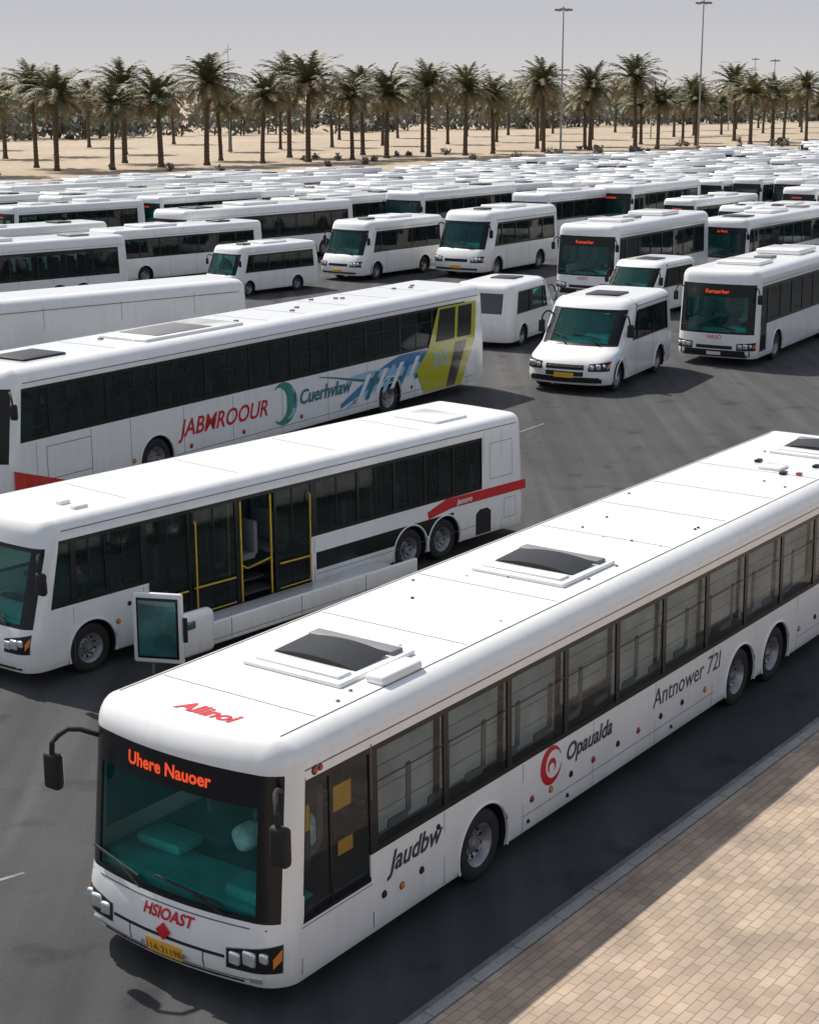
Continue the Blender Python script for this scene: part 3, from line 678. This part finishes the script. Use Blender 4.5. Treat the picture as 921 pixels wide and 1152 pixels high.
# ---------------------------------------------------------------- ground materials
def ground_mat(name,c1,c2,scale,bscale,bump,c3=None,rough=.9,stain=False):
    m,nt,o=nodes(name); p=N(nt,'ShaderNodeBsdfPrincipled'); p.inputs['Roughness'].default_value=rough; p.inputs['Specular IOR Level'].default_value=.3
    tc=N(nt,'ShaderNodeTexCoord')
    a=N(nt,'ShaderNodeTexNoise'); a.inputs['Scale'].default_value=scale; a.inputs['Detail'].default_value=8; a.inputs['Roughness'].default_value=.6
    f=N(nt,'ShaderNodeTexNoise'); f.inputs['Scale'].default_value=bscale; f.inputs['Detail'].default_value=4
    nt.links.new(tc.outputs['Object'],a.inputs['Vector']); nt.links.new(tc.outputs['Object'],f.inputs['Vector'])
    r=N(nt,'ShaderNodeValToRGB'); e=r.color_ramp.elements; e[0].position=.3;e[1].position=.7; e[0].color=c1+(1,); e[1].color=c2+(1,)
    nt.links.new(a.outputs['Fac'],r.inputs['Fac'])
    mx=N(nt,'ShaderNodeMix',data_type='RGBA',blend_type='MULTIPLY'); mx.inputs[0].default_value=.55
    r2=N(nt,'ShaderNodeValToRGB'); e=r2.color_ramp.elements; e[0].position=.3;e[1].position=.75; e[0].color=(.55,.55,.55,1); e[1].color=(1.25,1.25,1.25,1)
    nt.links.new(f.outputs['Fac'],r2.inputs['Fac']); nt.links.new(r.outputs['Color'],mx.inputs[6]); nt.links.new(r2.outputs['Color'],mx.inputs[7])
    out=mx.outputs[2]
    if c3:
        w=N(nt,'ShaderNodeTexNoise'); w.inputs['Scale'].default_value=.35; w.inputs['Detail'].default_value=3; w.inputs['Distortion'].default_value=1.5
        mp=N(nt,'ShaderNodeMapping'); mp.inputs['Rotation'].default_value=(0,0,rad(40)); mp.inputs['Scale'].default_value=(1,.12,1)
        nt.links.new(tc.outputs['Object'],mp.inputs[0]); nt.links.new(mp.outputs[0],w.inputs['Vector'])
        r3=N(nt,'ShaderNodeValToRGB'); e=r3.color_ramp.elements; e[0].position=.48;e[1].position=.66; e[0].color=(0,0,0,1); e[1].color=(.5,.5,.5,1)
        nt.links.new(w.outputs['Fac'],r3.inputs['Fac'])
        m2=N(nt,'ShaderNodeMix',data_type='RGBA'); nt.links.new(r3.outputs['Color'],m2.inputs[0]); nt.links.new(out,m2.inputs[6]); m2.inputs[7].default_value=c3+(1,); out=m2.outputs[2]
    if stain:
        w=N(nt,'ShaderNodeTexNoise'); w.inputs['Scale'].default_value=.9; w.inputs['Detail'].default_value=5; nt.links.new(tc.outputs['Object'],w.inputs['Vector'])
        r4=N(nt,'ShaderNodeValToRGB'); e=r4.color_ramp.elements; e[0].position=.58;e[1].position=.72; e[0].color=(1,1,1,1); e[1].color=(.55,.55,.56,1); nt.links.new(w.outputs['Fac'],r4.inputs['Fac'])
        # tyre-polished streaks along the lanes
        mp=N(nt,'ShaderNodeMapping'); mp.inputs['Rotation'].default_value=(0,0,rad(38)); mp.inputs['Scale'].default_value=(1.6,.05,1)
        nt.links.new(tc.outputs['Object'],mp.inputs[0]); w2_=N(nt,'ShaderNodeTexNoise'); w2_.inputs['Scale'].default_value=1; w2_.inputs['Detail'].default_value=4; nt.links.new(mp.outputs[0],w2_.inputs['Vector'])
        r5=N(nt,'ShaderNodeValToRGB'); e=r5.color_ramp.elements; e[0].position=.35;e[1].position=.65; e[0].color=(.80,.80,.81,1); e[1].color=(1.12,1.12,1.11,1); nt.links.new(w2_.outputs['Fac'],r5.inputs['Fac'])
        for rr in(r4,r5):
            mm=N(nt,'ShaderNodeMix',data_type='RGBA',blend_type='MULTIPLY'); mm.inputs[0].default_value=1; nt.links.new(out,mm.inputs[6]); nt.links.new(rr.outputs['Color'],mm.inputs[7]); out=mm.outputs[2]
    nt.links.new(out,p.inputs['Base Color'])
    b=N(nt,'ShaderNodeBump'); b.inputs['Strength'].default_value=bump; b.inputs['Distance'].default_value=.02; nt.links.new(f.outputs['Fac'],b.inputs['Height']); nt.links.new(b.outputs['Normal'],p.inputs['Normal'])
    nt.links.new(p.outputs[0],o.inputs[0]); return m
ground_mat('asphalt',(.054,.055,.058),(.078,.078,.079),.25,40,.5,(.105,.102,.098),stain=True)
ground_mat('sand',(.42,.33,.24),(.52,.42,.31),.03,.8,.3,(.37,.29,.20))
ground_mat('concrete',(.30,.29,.27),(.40,.385,.36),1.2,30,.4)
ground_mat('worn_white',(.15,.15,.15),(.30,.30,.29),3,25,.3)
m,nt,o=nodes('pavers'); p=N(nt,'ShaderNodeBsdfPrincipled'); p.inputs['Roughness'].default_value=.85
tc=N(nt,'ShaderNodeTexCoord'); br=N(nt,'ShaderNodeTexBrick'); br.inputs['Scale'].default_value=1
br.inputs['Brick Width'].default_value=.30; br.inputs['Row Height'].default_value=.15; br.inputs['Mortar Size'].default_value=.007; br.inputs['Mortar Smooth'].default_value=.3
br.inputs['Color1'].default_value=(.37,.285,.215,1); br.inputs['Color2'].default_value=(.47,.37,.285,1); br.inputs['Mortar'].default_value=(.24,.185,.14,1)
nt.links.new(tc.outputs['Object'],br.inputs['Vector'])
no=N(nt,'ShaderNodeTexNoise'); no.inputs['Scale'].default_value=1.1; no.inputs['Detail'].default_value=8; nt.links.new(tc.outputs['Object'],no.inputs['Vector'])
r=N(nt,'ShaderNodeValToRGB'); e=r.color_ramp.elements; e[0].position=.3;e[1].position=.7; e[0].color=(.70,.70,.71,1); e[1].color=(1.15,1.12,1.08,1); nt.links.new(no.outputs['Fac'],r.inputs['Fac'])
mx=N(nt,'ShaderNodeMix',data_type='RGBA',blend_type='MULTIPLY'); mx.inputs[0].default_value=1; nt.links.new(br.outputs['Color'],mx.inputs[6]); nt.links.new(r.outputs['Color'],mx.inputs[7])
nt.links.new(mx.outputs[2],p.inputs['Base Color'])
bp=N(nt,'ShaderNodeBump'); bp.inputs['Strength'].default_value=.6; bp.inputs['Distance'].default_value=.01; bp.invert=True; nt.links.new(br.outputs['Fac'],bp.inputs['Height']); nt.links.new(bp.outputs['Normal'],p.inputs['Normal'])
nt.links.new(p.outputs[0],o.inputs[0])
def obj(name,mb,M=None,ang=.6):
    o=link(D.objects.new(name,mb.mesh(name,ang)))
    if M is not None: o.matrix_world=M
    return o
g=MB(); g.add([(-5000,-3000,0),(5000,-3000,0),(5000,9000,0),(-5000,9000,0)],[(0,1,2,3)],'sand'); obj('ground',g)
def uv(u,v,z=0): p=U*u+Nn*v; return (p.x,p.y,z)
g=MB(); g.add([uv(-200,VB-5,.004),uv(-200,120,.004),uv(420,300,.004),uv(420,VB-5,.004)],[(0,3,2,1)],'asphalt'); obj('parking_lot_asphalt',g)
g=MB(); p0=Vector(uv(-200,VB-6.2)); 
M=Matrix.Translation(p0)@Matrix.Rotation(math.pi/2-ua,4,'Z')
g.box((310,0,.35),(620,.3,.7),'concrete',r=.03); 
for k in range(0,620,6): g.box((k,0,.42),(.45,.45,.84),'concrete',r=.03)
obj('boundary_wall',g,M)
ky=rad(36.6)
K0=Vector((.16,17.95,0)); MK=Matrix.Translation(K0)@Matrix.Rotation(math.pi/2-ky,4,'Z')
g=MB(); g.box((15,-12.2,.065),(90,24,.13),'pavers'); obj('pavement',g,MK)
g=MB()
for k in range(90): g.box((-29.5+k,-.09,.068),(.99,.17,.15),'concrete',r=.02)
obj('kerb',g,MK)
g=MB(); g.add([(-30,.10,.008),(60,.10,.008),(60,.20,.008),(-30,.20,.008)],[(0,1,2,3)],'worn_white'); obj('road_edge_line',g,MK)
g=MB()
def stripe(a,bb,w=.10):
    a=Vector(a);bb=Vector(bb);t=(bb-a).normalized();n=Vector((-t.y,t.x))*w/2
    g.add([(*(a+n),.008),(*(a-n),.008),(*(bb-n),.008),(*(bb+n),.008)],[(0,1,2,3)],'worn_white')
stripe((-7.5,20.5),(-5.6,21.9),.07); stripe((3.0,53),(4.6,55.5),.08)
obj('parking_bay_markings',g)
# ---------------------------------------------------------------- palms
pmat('palm_green',(.12,.125,.055),.65,var=.35,scale=1.2); pmat('palm_olive',(.21,.185,.085),.65,var=.3,scale=1.2); pmat('palm_dry',(.30,.22,.12),.8,var=.3,scale=1.5); pmat('palm_trunk',(.11,.08,.055),.9,var=.4,scale=4,bump=.6)
pmat('tree_leaf_hazed_a',(.18,.185,.15),.7,var=.35,scale=.3);pmat('tree_leaf_hazed_b',(.26,.25,.19),.7,var=.35,scale=.3)  # leaf colours lightened towards grey, distance haze painted in
def palm(seed,h,cr):
    rnd=random.Random(seed); g=MB(); lx,ly=rnd.uniform(-.6,.6),rnd.uniform(-.6,.6)
    n=14; seg=9;vs=[];fs=[];rings=n*3
    for k in range(rings+1):
        t=k/rings; r=(.40-.12*t+.16*max(0,.06-t)/.06)*(1.12 if k%2 else .95)
        if t>.90: r*=1.0+(t-.90)*9
        for q in range(seg): a=q*2*math.pi/seg; vs.append((lx*t*t+r*math.cos(a),ly*t*t+r*math.sin(a),h*t))
    for k in range(rings):
        for q in range(seg): fs.append((k*seg+q,k*seg+(q+1)%seg,(k+1)*seg+(q+1)%seg,(k+1)*seg+q))
    g.add(vs,fs,'palm_trunk',False)
    top=Vector((lx,ly,h)); NF=74
    for i in range(NF):
        t=i/NF; el=rad(80-118*t**.85+rnd.uniform(-9,9)); az=i*2.399+rnd.uniform(-.25,.25)
        ln=cr*(rnd.uniform(.85,1.1))*(.80+.20*math.sin(math.pi*min(1,t*1.2))); 
        dry=t>.84
        if dry: ln*=.55
        mat='palm_dry' if dry else rnd.choice(['palm_green','palm_olive','palm_olive','palm_dry'] if t>.45 else ['palm_green','palm_green','palm_olive'])
        p=top.copy(); d=el; st=9; sl=ln/st; path=[]
        hd=Vector((math.cos(az),math.sin(az),0)); drp=rad(rnd.uniform(7,13))
        for k in range(st+1):
            path.append((p.copy(),d)); p=p+(hd*math.cos(d)+Vector((0,0,1))*math.sin(d))*sl; d-=drp*(.3+k/st)
        sd=Vector((-hd.y,hd.x,0)); vs=[];fs=[]
        for k in range(st*2):
            a=k/2; i0=int(a); fr=a-i0; q=path[i0][0].lerp(path[i0+1][0],fr); dd=path[i0][1]
            tn=hd*math.cos(dd)+Vector((0,0,1))*math.sin(dd); up=-hd*math.sin(dd)+Vector((0,0,1))*math.cos(dd)
            tt=a/st; ll=ln*.19*(math.sin(math.pi*min(1,tt*.85+.15))**.6)+.14
            for sg in(1,-1):
                tip=q+sd*sg*ll*.75+tn*ll*.65+up*ll*rnd.uniform(-.15,.3)-Vector((0,0,ll*.30))
                b0=len(vs); wv=tn*(.12*cr/4.5)
                vs+=[q-wv,q+wv,tip]; fs.append((b0,b0+1,b0+2))
        for k in range(st):
            a,b_=path[k][0],path[k+1][0]; w=.05*(1-k/st)+.015; b0=len(vs); vs+=[a-sd*w,a+sd*w,b_+sd*w*.8,b_-sd*w*.8]; fs.append((b0,b0+1,b0+2,b0+3))
        g.add(vs,fs,mat)
    return g.mesh('palm_mesh_%d'%seed,3)
palms=[palm(k,h,c) for k,h,c in((1,10.8,6.6),(2,11.6,7.0),(3,10.2,6.2),(4,11.9,6.7),(5,9.4,6.2))]
py=rad(43); PU=Vector((math.sin(py),math.cos(py))); PN=Vector((-math.cos(py),math.sin(py)))
def put_palm(p,sc):
    o=link(D.objects.new('palm_tree',random.choice(palms))); o.location=(p.x,p.y,0); o.rotation_euler=(0,0,random.uniform(0,6.28)); o.scale=(sc,sc,sc*random.uniform(.93,1.08))
for off,sp,s0 in((0,12.5,1.04),(15,18,.98),(48,17,.92),(90,20,.86)):
    t=-30.0
    while t<620:
        t+=sp*random.uniform(.7,1.35)
        p=Vector((-57,237))+PU*t+PN*(off+random.uniform(-3,3))
        if abs(p.x)>p.y*.262+12: continue
        put_palm(p,s0*random.uniform(.88,1.1))
def belt(name,base,off,t0,t1,hmin,hmax,n,leaf,seed):
    rnd=random.Random(seed); g=MB(); buf={'tree_leaf_hazed_a':([],[]),'tree_leaf_hazed_b':([],[])}
    for c in range(n):
        t=rnd.uniform(t0,t1); p=base+PU*t+PN*(off+rnd.uniform(-14,14))
        if abs(p.x)>p.y*.27+15: continue
        h=rnd.uniform(hmin,hmax)*(.6+.4*math.sin(t*.043)**2); w=h*rnd.uniform(.5,.9)
        for k in range(60):
            a=rnd.uniform(0,6.28); e=rnd.uniform(-1,1); rr=rnd.uniform(.5,1)
            q=Vector((p.x+w*rr*math.cos(a)*math.sqrt(1-e*e),p.y+w*rr*math.sin(a)*math.sqrt(1-e*e),h*.52+h*.48*e*rr))
            m='tree_leaf_hazed_b' if (e>.1 and rnd.random()<.7) else 'tree_leaf_hazed_a'; V_,F_=buf[m]; b0=len(V_)
            x1=Vector((rnd.uniform(-1,1),rnd.uniform(-1,1),rnd.uniform(-1,1)))*leaf; x2=Vector((rnd.uniform(-1,1),rnd.uniform(-1,1),rnd.uniform(-1,1)))*leaf
            V_+=[q,q+x1,q+x1*.6+x2,q+x2]; F_.append((b0,b0+1,b0+2,b0+3))
        g.tube([(p.x,p.y,0),(p.x+.3,p.y,h*.5)],.25,'palm_trunk',5)
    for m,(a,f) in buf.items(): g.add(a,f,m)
    obj(name,g,None,3)
belt('distant_trees',Vector((-57,237)),150,-40,900,6,10,420,1.4,3)
belt('distant_trees',Vector((-57,237)),240,-60,1100,9,14,420,2.0,4)
belt('bushes',Vector((-57,237)),-4,-20,500,.7,1.6,90,.4,5)
# ---------------------------------------------------------------- poles
pmat('galvanised',(.30,.31,.32),.5,metal=.5)
def pole(x,y,h,r=.22,heads=6):
    g=MB(); g.tube([(0,0,0),(0,0,h*.5),(0,0,h)],r,'galvanised',10,r2=r*.5); g.box((0,0,.3),(1,1,.6),'concrete',r=.05)
    ring=[(1.1*math.cos(k*math.pi/6),1.1*math.sin(k*math.pi/6),h-.5) for k in range(13)]; g.tube(ring,.07,'galvanised',6)
    for k in range(heads):
        a=k*2*math.pi/heads; g.tube([(0,0,h-.2),(1.1*math.cos(a),1.1*math.sin(a),h-.5)],.05,'galvanised',6)
        g.box((1.3*math.cos(a),1.3*math.sin(a),h-.6),(.7,.5,.4),'grey_plastic',r=.08,M=Matrix.Rotation(a,3,'Z'))
    o=obj('floodlight_mast',g); o.location=(x,y,0)
pole(28.5,318,26.6);pole(59,345,29.2);pole(120,560,22);pole(150,740,26)
def streetlamp(x,y,h):
    g=MB(); g.tube([(0,0,0),(0,0,h)],.16,'galvanised',8,r2=.08)
    for sg in(1,-1): g.tube([(0,0,h-.1),(sg*1.3,0,h+.3),(sg*2.2,0,h+.3)],.06,'galvanised',6); g.box((sg*2.6,0,h+.28),(1,.4,.16),'grey_plastic',r=.06)
    o=obj('street_lamp',g); o.location=(x,y,0)
streetlamp(98,520,20); streetlamp(60,420,13)
g=MB(); g.tube([(0,0,0),(0,0,20)],.10,'galvanised',8,r2=.04); g.tube([(-.6,0,19),(.6,0,19)],.04,'galvanised',6); o=obj('antenna_mast',g); o.location=(-34,320,0)
# ---------------------------------------------------------------- camera/light/world
cam=D.cameras.new('camera'); co=link(D.objects.new('camera',cam)); S.camera=co
cam.lens=1850/1152*36; cam.sensor_width=36; cam.sensor_fit='AUTO'; cam.clip_end=12000; cam.clip_start=.1
co.location=(0,0,11); co.rotation_euler=(rad(90-14.28),0,0)
sd=Vector((-1.73,1.97,3.2)).normalized()
sl=D.lights.new('sun','SUN'); sl.energy=4.8; sl.angle=rad(.6); sl.color=(1,.95,.865); so=link(D.objects.new('sun',sl)); so.rotation_euler=(-sd).to_track_quat('-Z','Y').to_euler(); so.location=(0,0,60)
w=D.worlds.new('World'); S.world=w; w.use_nodes=True; nt=w.node_tree; nt.nodes.clear()
sk=nt.nodes.new('ShaderNodeTexSky'); sk.sky_type='NISHITA'; sk.sun_disc=False; sk.sun_elevation=math.asin(sd.z); sk.sun_rotation=math.atan2(sd.x,sd.y); sk.dust_density=1.5; sk.air_density=1; sk.ozone_density=1.5
hs=nt.nodes.new('ShaderNodeHueSaturation'); hs.inputs['Saturation'].default_value=.55
tc=nt.nodes.new('ShaderNodeTexCoord'); sp=nt.nodes.new('ShaderNodeSeparateXYZ'); nt.links.new(tc.outputs['Generated'],sp.inputs[0])
hz=nt.nodes.new('ShaderNodeValToRGB'); e=hz.color_ramp.elements; e[0].position=0; e[0].color=(.64,.615,.60,1); e[1].position=.07; e[1].color=(.48,.50,.56,1)
nt.links.new(sp.outputs['Z'],hz.inputs['Fac'])
mu=nt.nodes.new('ShaderNodeMix'); mu.data_type='RGBA'; mu.blend_type='MULTIPLY'; mu.inputs[0].default_value=1; mu.inputs[7].default_value=(7.2,7.2,7.2,1); nt.links.new(hz.outputs['Color'],mu.inputs[6])
fr=nt.nodes.new('ShaderNodeValToRGB'); e=fr.color_ramp.elements; e[0].position=.08; e[0].color=(1,1,1,1); e[1].position=.5; e[1].color=(0,0,0,1); nt.links.new(sp.outputs['Z'],fr.inputs['Fac'])
mx=nt.nodes.new('ShaderNodeMix'); mx.data_type='RGBA'; nt.links.new(fr.outputs['Color'],mx.inputs[0]); nt.links.new(hs.outputs[0],mx.inputs[6]); nt.links.new(mu.outputs[2],mx.inputs[7])
bg=nt.nodes.new('ShaderNodeBackground'); bg.inputs[1].default_value=.14; wo=nt.nodes.new('ShaderNodeOutputWorld'); nt.links.new(sk.outputs[0],hs.inputs['Color']); nt.links.new(mx.outputs[2],bg.inputs[0]); nt.links.new(bg.outputs[0],wo.inputs[0])
S.view_settings.view_transform='Standard'; S.view_settings.look='None'; S.view_settings.exposure=0
